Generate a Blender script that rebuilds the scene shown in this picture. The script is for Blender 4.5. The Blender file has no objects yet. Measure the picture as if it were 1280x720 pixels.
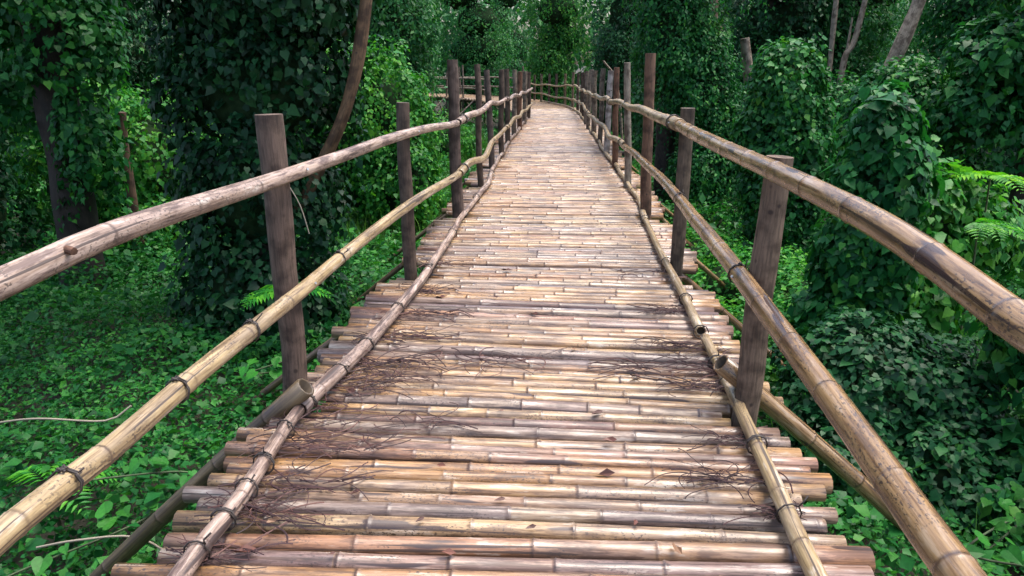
import bpy, math, random
import numpy as np
from mathutils import Vector, noise

S = bpy.context.scene
C = S.collection
R = math.radians
rnd = random.Random(7)
G = np.random.default_rng(11)

# ------------------------------------------------------------------ camera
cam = bpy.data.cameras.new('camera'); co = bpy.data.objects.new('camera', cam); C.objects.link(co)
co.location = (0, 0, 1.5); co.rotation_euler = (R(90 - 17.15), 0, 0)
cam.sensor_width = 36; cam.lens = 25.875; cam.clip_start = .05; cam.clip_end = 2000
S.camera = co
# ------------------------------------------------------------------ light
SUN_EL, SUN_AZ = 72, 75          # degrees; azimuth clockwise from +Y
w = bpy.data.worlds.new('World'); S.world = w; w.use_nodes = True
wn = w.node_tree.nodes; wl = w.node_tree.links; wn.clear()
sky = wn.new('ShaderNodeTexSky'); sky.sky_type = 'NISHITA'; sky.sun_disc = False
sky.sun_elevation = R(SUN_EL); sky.sun_rotation = R(SUN_AZ); sky.air_density = 1.0; sky.dust_density = 5.0; sky.ozone_density = 1.0
bg = wn.new('ShaderNodeBackground'); bg.inputs['Strength'].default_value = .15
wo = wn.new('ShaderNodeOutputWorld'); wl.new(sky.outputs[0], bg.inputs[0]); wl.new(bg.outputs[0], wo.inputs[0])
sl = bpy.data.lights.new('sun', 'SUN'); sl.energy = 1.5; sl.angle = R(40); sl.color = (1, .95, .88)
so = bpy.data.objects.new('sun', sl); C.objects.link(so); so.location = (0, 0, 30)
sd = Vector((math.sin(R(SUN_AZ)) * math.cos(R(SUN_EL)), math.cos(R(SUN_AZ)) * math.cos(R(SUN_EL)), math.sin(R(SUN_EL))))
so.rotation_euler = (-sd).to_track_quat('-Z', 'Y').to_euler()
vs = S.view_settings; vs.view_transform = 'Standard'; vs.look = 'None'; vs.gamma = 1; vs.use_curve_mapping = False
vs.exposure = 1.4
S.cycles.max_bounces = 6; S.cycles.diffuse_bounces = 3; S.cycles.glossy_bounces = 2; S.cycles.transmission_bounces = 3

# ------------------------------------------------------------------ materials
def mat(name):
    m = bpy.data.materials.new(name); m.use_nodes = True
    nt = m.node_tree; nt.nodes.clear()
    out = nt.nodes.new('ShaderNodeOutputMaterial'); p = nt.nodes.new('ShaderNodeBsdfPrincipled')
    nt.links.new(p.outputs[0], out.inputs[0])
    return m, nt, p, out
def N(nt, t, **kw):
    n = nt.nodes.new(t)
    for k, v in kw.items():
        if k in n.inputs.keys(): n.inputs[k].default_value = v
        else: setattr(n, k, v)
    return n
def ramp(nt, fac, stops, interp='LINEAR'):
    r = nt.nodes.new('ShaderNodeValToRGB'); e = r.color_ramp.elements; r.color_ramp.interpolation = interp
    while len(e) < len(stops): e.new(.5)
    for el, (p, c) in zip(e, stops): el.position = p; el.color = (*c, 1) if len(c) == 3 else c
    nt.links.new(fac, r.inputs[0]); return r.outputs[0]
def mix(nt, fac, a, b, blend='MIX'):
    m = nt.nodes.new('ShaderNodeMix'); m.data_type = 'RGBA'; m.blend_type = blend
    for i, v in ((0, fac), (6, a), (7, b)):
        if isinstance(v, (int, float)): m.inputs[i].default_value = v
        elif isinstance(v, tuple): m.inputs[i].default_value = (*v, 1)
        else: nt.links.new(v, m.inputs[i])
    return m.outputs[2]
def mathn(nt, op, a, b=0.):
    m = nt.nodes.new('ShaderNodeMath'); m.operation = op
    for i, v in ((0, a), (1, b)):
        if isinstance(v, (int, float)): m.inputs[i].default_value = v
        else: nt.links.new(v, m.inputs[i])
    return m.outputs[0]

def leaf_material(name, stops, rough=.42, trans=.27, big=1.3):
    m, nt, p, out = mat(name)
    geo = N(nt, 'ShaderNodeNewGeometry'); oi = N(nt, 'ShaderNodeObjectInfo')
    no = N(nt, 'ShaderNodeTexNoise', Scale=big, Detail=2.0); nt.links.new(geo.outputs['Position'], no.inputs['Vector'])
    f = mathn(nt, 'ADD', mathn(nt, 'MULTIPLY', geo.outputs['Random Per Island'], .55), mathn(nt, 'MULTIPLY', no.outputs[0], .45))
    col = ramp(nt, f, stops)
    col = mix(nt, 1., col, oi.outputs['Color'], 'MULTIPLY')
    vein = N(nt, 'ShaderNodeTexNoise', Scale=60., Detail=1.0); nt.links.new(geo.outputs['Position'], vein.inputs['Vector'])
    col = mix(nt, .35, col, ramp(nt, vein.outputs[0], [(.3, (.45, .5, .45)), (.7, (1.25, 1.25, 1.1))]), 'MULTIPLY')
    nt.links.new(col, p.inputs['Base Color'])
    p.inputs['Roughness'].default_value = rough; p.inputs['Specular IOR Level'].default_value = .18
    t = N(nt, 'ShaderNodeBsdfTranslucent'); nt.links.new(mix(nt, 1., col, (1.3, 1.5, .55), 'MULTIPLY'), t.inputs[0])
    ms = nt.nodes.new('ShaderNodeMixShader'); ms.inputs[0].default_value = trans
    nt.links.new(p.outputs[0], ms.inputs[1]); nt.links.new(t.outputs[0], ms.inputs[2]); nt.links.new(ms.outputs[0], out.inputs[0])
    return m
M = {}
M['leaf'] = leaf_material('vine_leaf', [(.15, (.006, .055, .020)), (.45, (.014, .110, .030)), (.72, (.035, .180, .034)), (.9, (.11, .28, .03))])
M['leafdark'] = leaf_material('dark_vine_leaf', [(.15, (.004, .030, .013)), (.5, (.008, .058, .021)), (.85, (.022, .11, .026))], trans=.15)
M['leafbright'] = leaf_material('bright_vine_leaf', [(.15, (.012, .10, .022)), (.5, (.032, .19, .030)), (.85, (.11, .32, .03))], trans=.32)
M['herb'] = leaf_material('herb_leaf', [(.15, (.007, .065, .020)), (.5, (.020, .14, .030)), (.82, (.055, .22, .034)), (.95, (.15, .29, .035))], big=.9)
M['grass'] = leaf_material('grass_blade', [(.15, (.03, .11, .03)), (.5, (.055, .17, .035)), (.85, (.12, .25, .05))], rough=.5, trans=.3)
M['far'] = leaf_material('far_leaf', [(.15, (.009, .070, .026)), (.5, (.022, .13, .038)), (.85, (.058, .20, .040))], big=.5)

# vine heap interior (stems, old leaves) as solid core; dark colour stands for shade
m, nt, p, out = mat('dark_core'); tc = N(nt, 'ShaderNodeNewGeometry')
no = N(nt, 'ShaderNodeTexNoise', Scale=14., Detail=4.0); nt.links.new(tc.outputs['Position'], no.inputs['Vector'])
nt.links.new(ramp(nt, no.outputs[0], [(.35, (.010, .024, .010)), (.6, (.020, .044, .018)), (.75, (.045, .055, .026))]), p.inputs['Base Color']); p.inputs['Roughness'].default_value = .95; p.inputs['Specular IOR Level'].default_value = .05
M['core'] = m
# soil with leaf litter
m, nt, p, out = mat('soil'); tc = N(nt, 'ShaderNodeNewGeometry')
no = N(nt, 'ShaderNodeTexNoise', Scale=6., Detail=6.0); nt.links.new(tc.outputs['Position'], no.inputs['Vector'])
nt.links.new(ramp(nt, no.outputs[0], [(.3, (.014, .012, .009)), (.55, (.035, .032, .02)), (.75, (.07, .055, .035))]), p.inputs['Base Color']); p.inputs['Roughness'].default_value = .85
M['soil'] = m

def bark_material(name, rough=.75, scale=1.):
    """colour comes from the object's own colour, streaked along local Z/curve by the 'along' attribute"""
    m, nt, p, out = mat(name)
    uv = N(nt, 'ShaderNodeAttribute', attribute_name='axial'); oi = N(nt, 'ShaderNodeObjectInfo')
    ad = N(nt, 'ShaderNodeVectorMath', operation='ADD'); nt.links.new(uv.outputs['Vector'], ad.inputs[0])
    sc = N(nt, 'ShaderNodeVectorMath', operation='SCALE'); sc.inputs['Scale'].default_value = 37.
    cb = N(nt, 'ShaderNodeCombineXYZ'); [nt.links.new(oi.outputs['Random'], cb.inputs[i]) for i in range(3)]
    nt.links.new(cb.outputs[0], sc.inputs[0]); nt.links.new(sc.outputs[0], ad.inputs[1])
    mp = N(nt, 'ShaderNodeMapping'); mp.inputs['Scale'].default_value = (1, 1, .09); nt.links.new(ad.outputs[0], mp.inputs[0])
    st = N(nt, 'ShaderNodeTexNoise', Scale=90. * scale, Detail=5.0, Roughness=.7); nt.links.new(mp.outputs[0], st.inputs['Vector'])
    bl = N(nt, 'ShaderNodeTexNoise', Scale=11. * scale, Detail=4.0); nt.links.new(ad.outputs[0], bl.inputs['Vector'])
    kn = N(nt, 'ShaderNodeTexVoronoi', Scale=9. * scale); nt.links.new(ad.outputs[0], kn.inputs['Vector'])
    c = mix(nt, 1., oi.outputs['Color'], ramp(nt, st.outputs[0], [(.3, (.35, .33, .32)), (.5, (.9, .88, .86)), (.72, (1.35, 1.3, 1.28))]), 'MULTIPLY')
    c = mix(nt, ramp(nt, bl.outputs[0], [(.45, (0, 0, 0)), (.62, (1, 1, 1))]), c, mix(nt, 1., c, (.42, .38, .36), 'MULTIPLY'))
    c = mix(nt, ramp(nt, kn.outputs['Distance'], [(.07, (1, 1, 1)), (.13, (0, 0, 0))]), c, (.035, .022, .016))
    nt.links.new(c, p.inputs['Base Color']); p.inputs['Roughness'].default_value = rough
    bp = N(nt, 'ShaderNodeBump', Strength=.5, Distance=.006); nt.links.new(st.outputs[0], bp.inputs['Height']); nt.links.new(bp.outputs[0], p.inputs['Normal'])
    return m
M['bark'] = bark_material('bark'); M['cut'] = bark_material('cut_wood', .8, 1.5)

def bamboo_material(name, palette, gloss=(.28, .55), dark=.5, grey=(.19, .16, .155), pale=(.60, .54, .46)):
    m, nt, p, out = mat(name)
    at = N(nt, 'ShaderNodeAttribute', attribute_name='axial'); nd = N(nt, 'ShaderNodeAttribute', attribute_name='nodal')
    oi = N(nt, 'ShaderNodeObjectInfo')
    cb = N(nt, 'ShaderNodeCombineXYZ'); [nt.links.new(oi.outputs['Random'], cb.inputs[i]) for i in range(3)]
    sc = N(nt, 'ShaderNodeVectorMath', operation='SCALE'); sc.inputs['Scale'].default_value = 53.; nt.links.new(cb.outputs[0], sc.inputs[0])
    ad = N(nt, 'ShaderNodeVectorMath', operation='ADD'); nt.links.new(at.outputs['Vector'], ad.inputs[0]); nt.links.new(sc.outputs[0], ad.inputs[1])
    def tex(scl, axial, det=4., rough=.6):
        mp = N(nt, 'ShaderNodeMapping'); mp.inputs['Scale'].default_value = (1, 1, axial); nt.links.new(ad.outputs[0], mp.inputs[0])
        n = N(nt, 'ShaderNodeTexNoise', Scale=scl, Detail=det, Roughness=rough); nt.links.new(mp.outputs[0], n.inputs['Vector']); return n.outputs[0]
    fine = tex(120., .035, 5.); blot = tex(22., .16, 5., .72); wide = tex(6., .45, 3.); speck = tex(150., .6, 2.); smask = tex(7., .35, 2.); crack = tex(60., .012, 2., .5); scar = tex(30., .11, 1., .4)
    rv = mathn(nt, 'FRACT', mathn(nt, 'MULTIPLY', oi.outputs['Random'], 7.31))
    c = ramp(nt, rv, palette)
    # each internode weathers differently
    inter = nd.outputs['Color']; sep = N(nt, 'ShaderNodeSeparateColor'); nt.links.new(inter, sep.inputs[0])
    iv = mathn(nt, 'FRACT', mathn(nt, 'ADD', sep.outputs[1], mathn(nt, 'MULTIPLY', oi.outputs['Random'], 3.7)))
    c = mix(nt, mathn(nt, 'MULTIPLY', iv, .5), c, ramp(nt, iv, palette))
    c = mix(nt, ramp(nt, wide, [(.48, (0, 0, 0)), (.62, (.7,) * 3)]), c, mix(nt, .6, c, grey))
    c = mix(nt, 1., c, ramp(nt, fine, [(.34, (.42, .35, .29)), (.46, (.90, .86, .82)), (.56, (1.05, 1.05, 1.05)), (.68, (1.35, 1.36, 1.4))]), 'MULTIPLY')
    c = mix(nt, ramp(nt, blot, [(.49, (0, 0, 0)), (.58, (dark,) * 3)]), c, mix(nt, 1., c, (.30, .25, .26), 'MULTIPLY'))
    c = mix(nt, ramp(nt, blot, [(.34, (.6,) * 3), (.43, (0, 0, 0))]), c, pale)
    c = mix(nt, mathn(nt, 'MULTIPLY', ramp(nt, speck, [(.56, (0, 0, 0)), (.62, (.85,) * 3)]), ramp(nt, smask, [(.50, (0, 0, 0)), (.56, (1, 1, 1))])), c, (.045, .032, .028))
    c = mix(nt, ramp(nt, crack, [(.635, (0, 0, 0)), (.655, (.85,) * 3)]), c, (.035, .022, .018))
    c = mix(nt, ramp(nt, scar, [(.675, (0, 0, 0)), (.705, (.9,) * 3)]), c, (.04, .025, .024))
    c = mix(nt, mathn(nt, 'MULTIPLY', sep.outputs[0], .9), c, (.045, .026, .022))
    p.inputs['Specular IOR Level'].default_value = .75
    nt.links.new(c, p.inputs['Base Color'])
    nt.links.new(ramp(nt, blot, [(.35, (gloss[0],) * 3), (.65, (gloss[1],) * 3)]), p.inputs['Roughness'])
    bp = N(nt, 'ShaderNodeBump', Strength=.3, Distance=.003); nt.links.new(fine, bp.inputs['Height']); nt.links.new(bp.outputs[0], p.inputs['Normal'])
    return m
M['deck'] = bamboo_material('weathered_deck_bamboo', [(0, (0.317, 0.168, 0.062)), (0.14, (0.405, 0.275, 0.133)), (0.26, (0.246, 0.123, 0.053)), (0.36, (0.317, 0.177, 0.114)), (0.46, (0.15, 0.115, 0.119)), (0.56, (0.387, 0.247, 0.114)), (0.66, (0.237, 0.106, 0.044)), (0.74, (0.114, 0.092, 0.106)), (0.84, (0.422, 0.309, 0.167)), (1, (0.29, 0.159, 0.071))], (.25, .5), .8)
M['railb'] = bamboo_material('pale_rail_bamboo', [(0, (0.331, 0.245, 0.127)), (0.5, (0.274, 0.2, 0.103)), (1, (0.359, 0.273, 0.151))], (.3, .5), .5, (.33, .27, .19))
M['railw'] = bamboo_material('wet_rail_bamboo', [(0, (0.282, 0.18, 0.089)), (0.5, (0.239, 0.149, 0.068)), (1, (0.316, 0.207, 0.103))], (.15, .34), .7, (.22, .14, .08), (.40, .31, .22))
M['railg'] = bamboo_material('grey_bark_rail', [(0, (0.359, 0.269, 0.213)), (0.5, (0.263, 0.198, 0.173)), (1, (0.43, 0.335, 0.27))], (.4, .65), .95, (.20, .14, .12), (.58, .53, .48))
m, nt, p, out = mat('hollow_end'); p.inputs['Base Color'].default_value = (.06, .045, .03, 1); p.inputs['Roughness'].default_value = .9; M['hollow'] = m
m, nt, p, out = mat('cord'); tc = N(nt, 'ShaderNodeNewGeometry'); no = N(nt, 'ShaderNodeTexNoise', Scale=80.); nt.links.new(tc.outputs['Position'], no.inputs['Vector'])
nt.links.new(ramp(nt, no.outputs[0], [(.35, (.018, .014, .013)), (.65, (.05, .04, .036))]), p.inputs['Base Color']); p.inputs['Roughness'].default_value = .6; M['cord'] = m
m, nt, p, out = mat('dry_vine'); geo = N(nt, 'ShaderNodeNewGeometry')
nt.links.new(ramp(nt, geo.outputs['Random Per Island'], [(0, (.022, .010, .012)), (.6, (.048, .020, .022)), (1, (.11, .05, .04))]), p.inputs['Base Color']); p.inputs['Roughness'].default_value = .7; M['dry'] = m
m, nt, p, out = mat('dead_leaf'); oi = N(nt, 'ShaderNodeObjectInfo')
nt.links.new(ramp(nt, oi.outputs['Random'], [(0, (.06, .025, .02)), (.5, (.13, .05, .035)), (1, (.20, .11, .06))]), p.inputs['Base Color']); p.inputs['Roughness'].default_value = .55; M['dead'] = m
m, nt, p, out = mat('pale_twig'); p.inputs['Base Color'].default_value = (.25, .22, .17, 1); p.inputs['Roughness'].default_value = .8; M['twig'] = m
m, nt, p, out = mat('silver_nail'); p.inputs['Base Color'].default_value = (.6, .6, .6, 1); p.inputs['Metallic'].default_value = .9; p.inputs['Roughness'].default_value = .4; M['nail'] = m

# ------------------------------------------------------------------ helpers
def link(name, me, m=None, parent=None, loc=(0, 0, 0), rot=(0, 0, 0), col=None):
    o = bpy.data.objects.new(name, me); C.objects.link(o); o.location = loc; o.rotation_euler = rot
    if m and me and not me.materials: me.materials.append(m)
    if parent: o.parent = parent
    if col: o.color = (*col, 1)
    return o
def tag(o, label, cat, group=None):
    o['label'] = label; o['category'] = cat
    if group: o['group'] = group
    return o
def empty(name, loc, label, cat, group=None):
    o = link(name, None, loc=loc); o.empty_display_size = .2
    return tag(o, label, cat, group)
def spline(pts, step):
    """Catmull-Rom through pts, resampled about every step metres"""
    P = [np.array(p, float) for p in pts]; P = [2 * P[0] - P[1]] + P + [2 * P[-1] - P[-2]]; out = []
    for i in range(1, len(P) - 2):
        n = max(1, int(round(np.linalg.norm(P[i + 1] - P[i]) / step)))
        for k in range(n):
            t = k / n; a, b, c, d = P[i - 1:i + 3]
            out.append(.5 * (2 * b + (c - a) * t + (2 * a - 5 * b + 4 * c - d) * t * t + (3 * b - a - 3 * c + d) * t ** 3))
    out.append(P[-2]); return np.array(out)
def tube(path, radii, sides=10, name='tube', nodal=None, cap='flat', wob=0., inter=None, seed=0):
    """tube mesh with attributes axial (round the axis + distance along) and nodal; cap flat or hollow (slot 1)"""
    path = np.array(path, float); n = len(path); radii = np.broadcast_to(radii, (n,)).astype(float)
    T = np.gradient(path, axis=0); T /= np.linalg.norm(T, axis=1)[:, None]
    ref = np.array([0, 0, 1.]) if abs(T[0][2]) < .9 else np.array([0, 1., 0])
    U = ref - (T @ ref)[:, None] * T; U /= np.linalg.norm(U, axis=1)[:, None]; V = np.cross(T, U)
    d = np.concatenate([[0], np.cumsum(np.linalg.norm(np.diff(path, axis=0), axis=1))])
    a = np.linspace(0, 2 * np.pi, sides, endpoint=False)
    g = np.random.default_rng(abs(int(seed))); ph = g.random(4) * 6.28
    rr = radii[:, None] * (1 + wob * (np.sin(2 * a[None] + ph[0] + d[:, None] * 2.3) * .6 + np.sin(3 * a[None] + ph[1] - d[:, None] * 3.1) * .4))
    Vt = path[:, None] + rr[..., None] * (np.cos(a)[None, :, None] * U[:, None] + np.sin(a)[None, :, None] * V[:, None])
    verts = Vt.reshape(-1, 3).tolist()
    ax = np.stack([rr * np.cos(a), rr * np.sin(a), np.broadcast_to(d[:, None], rr.shape)], -1).reshape(-1, 3).tolist()
    nv = np.zeros((n, 2)) if nodal is None else np.stack([nodal, inter if inter is not None else np.zeros(n)], 1)
    nodl = np.repeat(nv, sides, axis=0).tolist()
    faces = [(i * sides + k, i * sides + (k + 1) % sides, (i + 1) * sides + (k + 1) % sides, (i + 1) * sides + k) for i in range(n - 1) for k in range(sides)]
    mi = [0] * len(faces)
    for end, sgn in ((0, -1), (n - 1, 1)):
        ring = list(range(end * sides, end * sides + sides)); c = path[end]
        if cap == 'hollow':
            b = len(verts); ins = [(c + (np.array(verts[v]) - c) * .78) for v in ring]
            deep = [(p_ - T[end] * sgn * radii[end] * .9) for p_ in ins]
            verts += [p_.tolist() for p_ in ins] + [p_.tolist() for p_ in deep]; ax += [ax[v] for v in ring] * 2; nodl += [[.25, nv[end][1]]] * sides + [[1, 0]] * sides
            for k in range(sides):
                k2 = (k + 1) % sides; q1 = (ring[k], ring[k2], b + k2, b + k); q2 = (b + k, b + k2, b + sides + k2, b + sides + k)
                faces += [q1[::-1] if sgn < 0 else q1, q2[::-1] if sgn < 0 else q2]; mi += [0, 1]
            f = tuple(b + sides + k for k in range(sides)); faces.append(f[::-1] if sgn < 0 else f); mi.append(1)
        else:
            b = len(verts); verts += [verts[v] for v in ring]; ax += [ax[v] for v in ring]; nodl += [nodl[v] for v in ring]
            f = tuple(range(b, b + sides)); faces.append(f[::-1] if sgn < 0 else f); mi.append(1)
    me = bpy.data.meshes.new(name); me.from_pydata(verts, [], faces)
    me.polygons.foreach_set('use_smooth', [len(f) == 4 for f in faces]); me.polygons.foreach_set('material_index', mi)
    at = me.attributes.new('axial', 'FLOAT_VECTOR', 'POINT'); at.data.foreach_set('vector', np.array(ax, 'f').ravel())
    at = me.attributes.new('nodal', 'FLOAT_COLOR', 'POINT'); nn = np.zeros((len(verts), 4), 'f'); nn[:, :2] = nodl; nn[:, 3] = 1; at.data.foreach_set('color', nn.ravel())
    me.update(); return me
def bamboo(path_pts, r0, r1, node_gap=.33, sides=12, seed=0, bump=.10, m='deck', step=None, name='bamboo_pole'):
    """tapering bamboo culm with swollen joints along a path"""
    g = random.Random(seed); base = spline(path_pts, step or .4); seg = np.linalg.norm(np.diff(base, axis=0), axis=1); D = np.concatenate([[0], np.cumsum(seg)]); L = D[-1]
    ds, rs, nd, iv = [0.], [1.], [0.], [g.random()]
    x = node_gap * g.uniform(.2, .9); cur = iv[0]
    while x < L - .03:
        e = .0025 + r0 * .03; dk = g.uniform(.45, 1)
        for k, (dx, rr, v) in enumerate(((-5 * e, 1 - .01, .0), (-1.2 * e, 1 + bump * .5, .35 * dk), (0, 1 + bump, .85 * dk), (1.2 * e, 1 + bump * .1, dk), (4 * e, .99, .0))):
            if 0 < x + dx < L: ds.append(x + dx); rs.append(rr); nd.append(v); iv.append(cur if k < 3 else cur)
        cur = g.random(); iv[-1] = cur
        gap = node_gap * g.uniform(.75, 1.25); mid = x + gap * .5
        if mid < L - .05: ds.append(mid); rs.append(.985); nd.append(0); iv.append(cur)
        x += gap
    if step:
        for q in np.arange(step, L, step): ds.append(q); rs.append(.99); nd.append(0); iv.append(-1)
    ds.append(L); rs.append(1.); nd.append(.1); iv.append(cur)
    o = np.argsort(ds); ds = np.array(ds)[o]; rs = np.array(rs)[o]; nd = np.array(nd)[o]; iv = np.array(iv)[o]
    for i in range(1, len(iv)):
        if iv[i] < 0: iv[i] = iv[i - 1]
    keep = np.concatenate([[True], np.diff(ds) > .0015]); ds, rs, nd, iv = ds[keep], rs[keep], nd[keep], iv[keep]
    P = np.stack([np.interp(ds, D, base[:, k]) for k in range(3)], 1)
    me = tube(P, (r0 + (r1 - r0) * ds / L) * rs, sides, name, nd, 'hollow', .035, iv, seed)
    me.materials.append(M[m]); me.materials.append(M['hollow']); return me
def loop_mesh(c, axis, r, thick, turns=2, seed=0, name='lashing'):
    """a few turns of cord round a pole"""
    g = random.Random(seed); ax = Vector(axis).normalized(); u = ax.orthogonal().normalized(); v = ax.cross(u); pts = []
    n = 10 * turns
    for i in range(n + 1):
        a = i / 10 * 6.283; q = Vector(c) + (u * math.cos(a) + v * math.sin(a)) * (r + thick * .8 + g.uniform(0, .002)) + ax * ((i / n - .5) * thick * 2.2 * turns + .006 * math.sin(a + seed))
        pts.append(q)
    for k in range(3): pts.append(pts[-1] + Vector((g.uniform(-.02, .02), g.uniform(-.02, .02), g.uniform(-.015, .02))))
    me = tube([list(p_) for p_ in pts], thick, 5, name); me.materials.append(M['cord']); me.materials.append(M['cord']); return me

# ------------------------------------------------------------------ terrain
GZ = -1.25
def ground_z(x, y):
    return GZ + .10 * math.sin(x * .7 + .4) * math.cos(y * .45) + .07 * math.sin(x * 1.9 + y * 1.3)
def ground_zv(x, y):
    return GZ + .10 * np.sin(x * .7 + .4) * np.cos(y * .45) + .07 * np.sin(x * 1.9 + y * 1.3)
def build_ground():
    xs = np.concatenate([[-400, -200, -100, -60], np.arange(-36, 36.1, .6), [60, 100, 200, 400]]); ys = np.concatenate([[-300, -100, -40, -15], np.arange(-6, 60.1, .6), [90, 160, 300, 600]])
    X, Y = np.meshgrid(xs, ys); Z = ground_zv(X, Y)
    v = np.stack([X, Y, Z], -1).reshape(-1, 3).tolist(); nx = len(xs)
    f = [(j * nx + i, j * nx + i + 1, (j + 1) * nx + i + 1, (j + 1) * nx + i) for j in range(len(ys) - 1) for i in range(nx - 1)]
    me = bpy.data.meshes.new('ground'); me.from_pydata(v, [], f); me.polygons.foreach_set('use_smooth', [True] * len(f))
    o = link('ground', me, M['soil']); o['kind'] = 'structure'
build_ground()

# ------------------------------------------------------------------ footbridge deck
CL = [(-.06, .6), (-.03, 1.9), (.04, 3.0), (.28, 5.4), (.41, 7.2), (.53, 9.2), (.62, 10.9), (.72, 12.4), (.82, 14.2), (.90, 15.7), (1.05, 18.2), (1.2, 20.8), (1.2, 23.2), (.92, 26), (.15, 29.8), (-1.4, 33.2), (-4, 35.8), (-8, 37.4), (-13, 38.3)]
cl = spline([(x, y, 0) for x, y in CL], .02)
cl_s = np.concatenate([[0], np.cumsum(np.linalg.norm(np.diff(cl, axis=0), axis=1))])
def cl_at(s):
    p_ = np.array([np.interp(s, cl_s, cl[:, k]) for k in range(2)]); q = np.array([np.interp(s + .15, cl_s, cl[:, k]) for k in range(2)]) - np.array([np.interp(s - .15, cl_s, cl[:, k]) for k in range(2)])
    return p_, q / np.linalg.norm(q)
def cl_x(y): return float(np.interp(y, cl[:, 1], cl[:, 0]))

POST_Y = (3.05, 5.2, 5.37, 7.37, 9.23, 10.9, 12.35, 14.2)
deck = empty('bamboo_walkway', (0, 1, 0), 'long walkway of split and whole bamboo poles laid crosswise over the swampy ground', 'walkway')
OFF = Vector((0, 1, 0))
VAR = []
for i in range(26):
    r = rnd.uniform(.036, .046); L = 2.3
    sag = rnd.uniform(-.012, .012)
    VAR.append((bamboo([(-L / 2, 0, 0), (0, sag, rnd.uniform(-.004, .006)), (L / 2, 0, 0)], r, r * rnd.uniform(.78, .95), rnd.uniform(.34, .52), 12, 100 + i, rnd.uniform(.06, .13), 'deck', name='bamboo_pole'), r))
FARV, FARF, nfar = [], [], 0
s = .15; count = 0; prev = None
while s < cl_s[-1]:
    me, r = VAR[rnd.randrange(26)]
    while prev is me: me, r = VAR[rnd.randrange(26)]
    prev = me; k = rnd.uniform(.86, 1.06)
    (px, py), (tx, ty) = cl_at(s + r * k)
    ang = math.atan2(-tx, ty) + rnd.gauss(0, .006)
    flip = rnd.random() < .5; lk = rnd.uniform(.955, 1.03) * (1.035 if rnd.random() < .05 else 1)
    shift = rnd.uniform(-.045, .045)
    if any(abs(py - q) < .11 for q in POST_Y): lk *= .80; shift *= .3        # cut short where a post stands
    elif any(abs(py - q) < .2 for q in POST_Y): lk *= .95
    if count < 300:
        o = bpy.data.objects.new('bamboo_pole', me); C.objects.link(o); o.parent = deck
        o.location = Vector((px + math.cos(ang) * shift, py + math.sin(ang) * shift, -r * k + rnd.uniform(-.010, .004))) - OFF
        o.rotation_euler = (rnd.uniform(0, 6.28), rnd.uniform(-.004, .004), ang + (math.pi if flip else 0)); o.rotation_mode = 'XYZ'
        o.scale = (lk, k, k)
    else:
        b = len(FARV); u = np.array([math.cos(ang), math.sin(ang), 0]); v = np.array([-math.sin(ang), math.cos(ang), 0]); c = np.array([px, py - 1, -r * k + rnd.uniform(-.01, .004)])
        for e in (-1, 1):
            for q in range(6):
                a = q * 1.047; FARV.append((c + u * e * 1.14 * lk + (v * math.cos(a) + np.array([0, 0, 1]) * math.sin(a)) * r * k).tolist())
        FARF += [(b + q, b + 6 + q, b + 6 + (q + 1) % 6, b + (q + 1) % 6) for q in range(6)] + [tuple(b + q for q in range(6)), tuple(b + 6 + q for q in range(6))]
    s += 2 * r * k * rnd.uniform(.99, 1.10); count += 1
me = bpy.data.meshes.new('far_bamboo_poles'); me.from_pydata(FARV, [], FARF)
at = me.attributes.new('axial', 'FLOAT_VECTOR', 'POINT'); at.data.foreach_set('vector', (np.array(FARV, 'f')[:, [1, 2, 0]]).ravel())
at = me.attributes.new('nodal', 'FLOAT_COLOR', 'POINT'); nn = np.zeros((len(FARV), 4), 'f'); nn[:, 1] = np.repeat(G.random(len(FARV) // 12), 12); nn[:, 3] = 1; at.data.foreach_set('color', nn.ravel())
o = link('far_bamboo_poles', me, M['deck'], deck); o['kind'] = 'stuff'

def off_line(d, s0, s1, z, step=.8):
    out = []
    for q in np.arange(s0, s1, step):
        (x, y), (tx, ty) = cl_at(q); out.append((x + ty * d, y - tx * d, z))
    return out
def loc(pts): return [(x, y - 1, z) for x, y, z in pts]
# three stringers below the poles
for d in (-.8, 0, .8):
    me = tube(loc(spline(off_line(d, .1, cl_s[-1] - .2, -.15), .8)), .055, 8, 'stringer', wob=.05, seed=int(d * 10)); me.materials.append(M['bark']); me.materials.append(M['cut'])
    link('stringer', me, None, deck, col=(.10, .075, .055))
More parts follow.
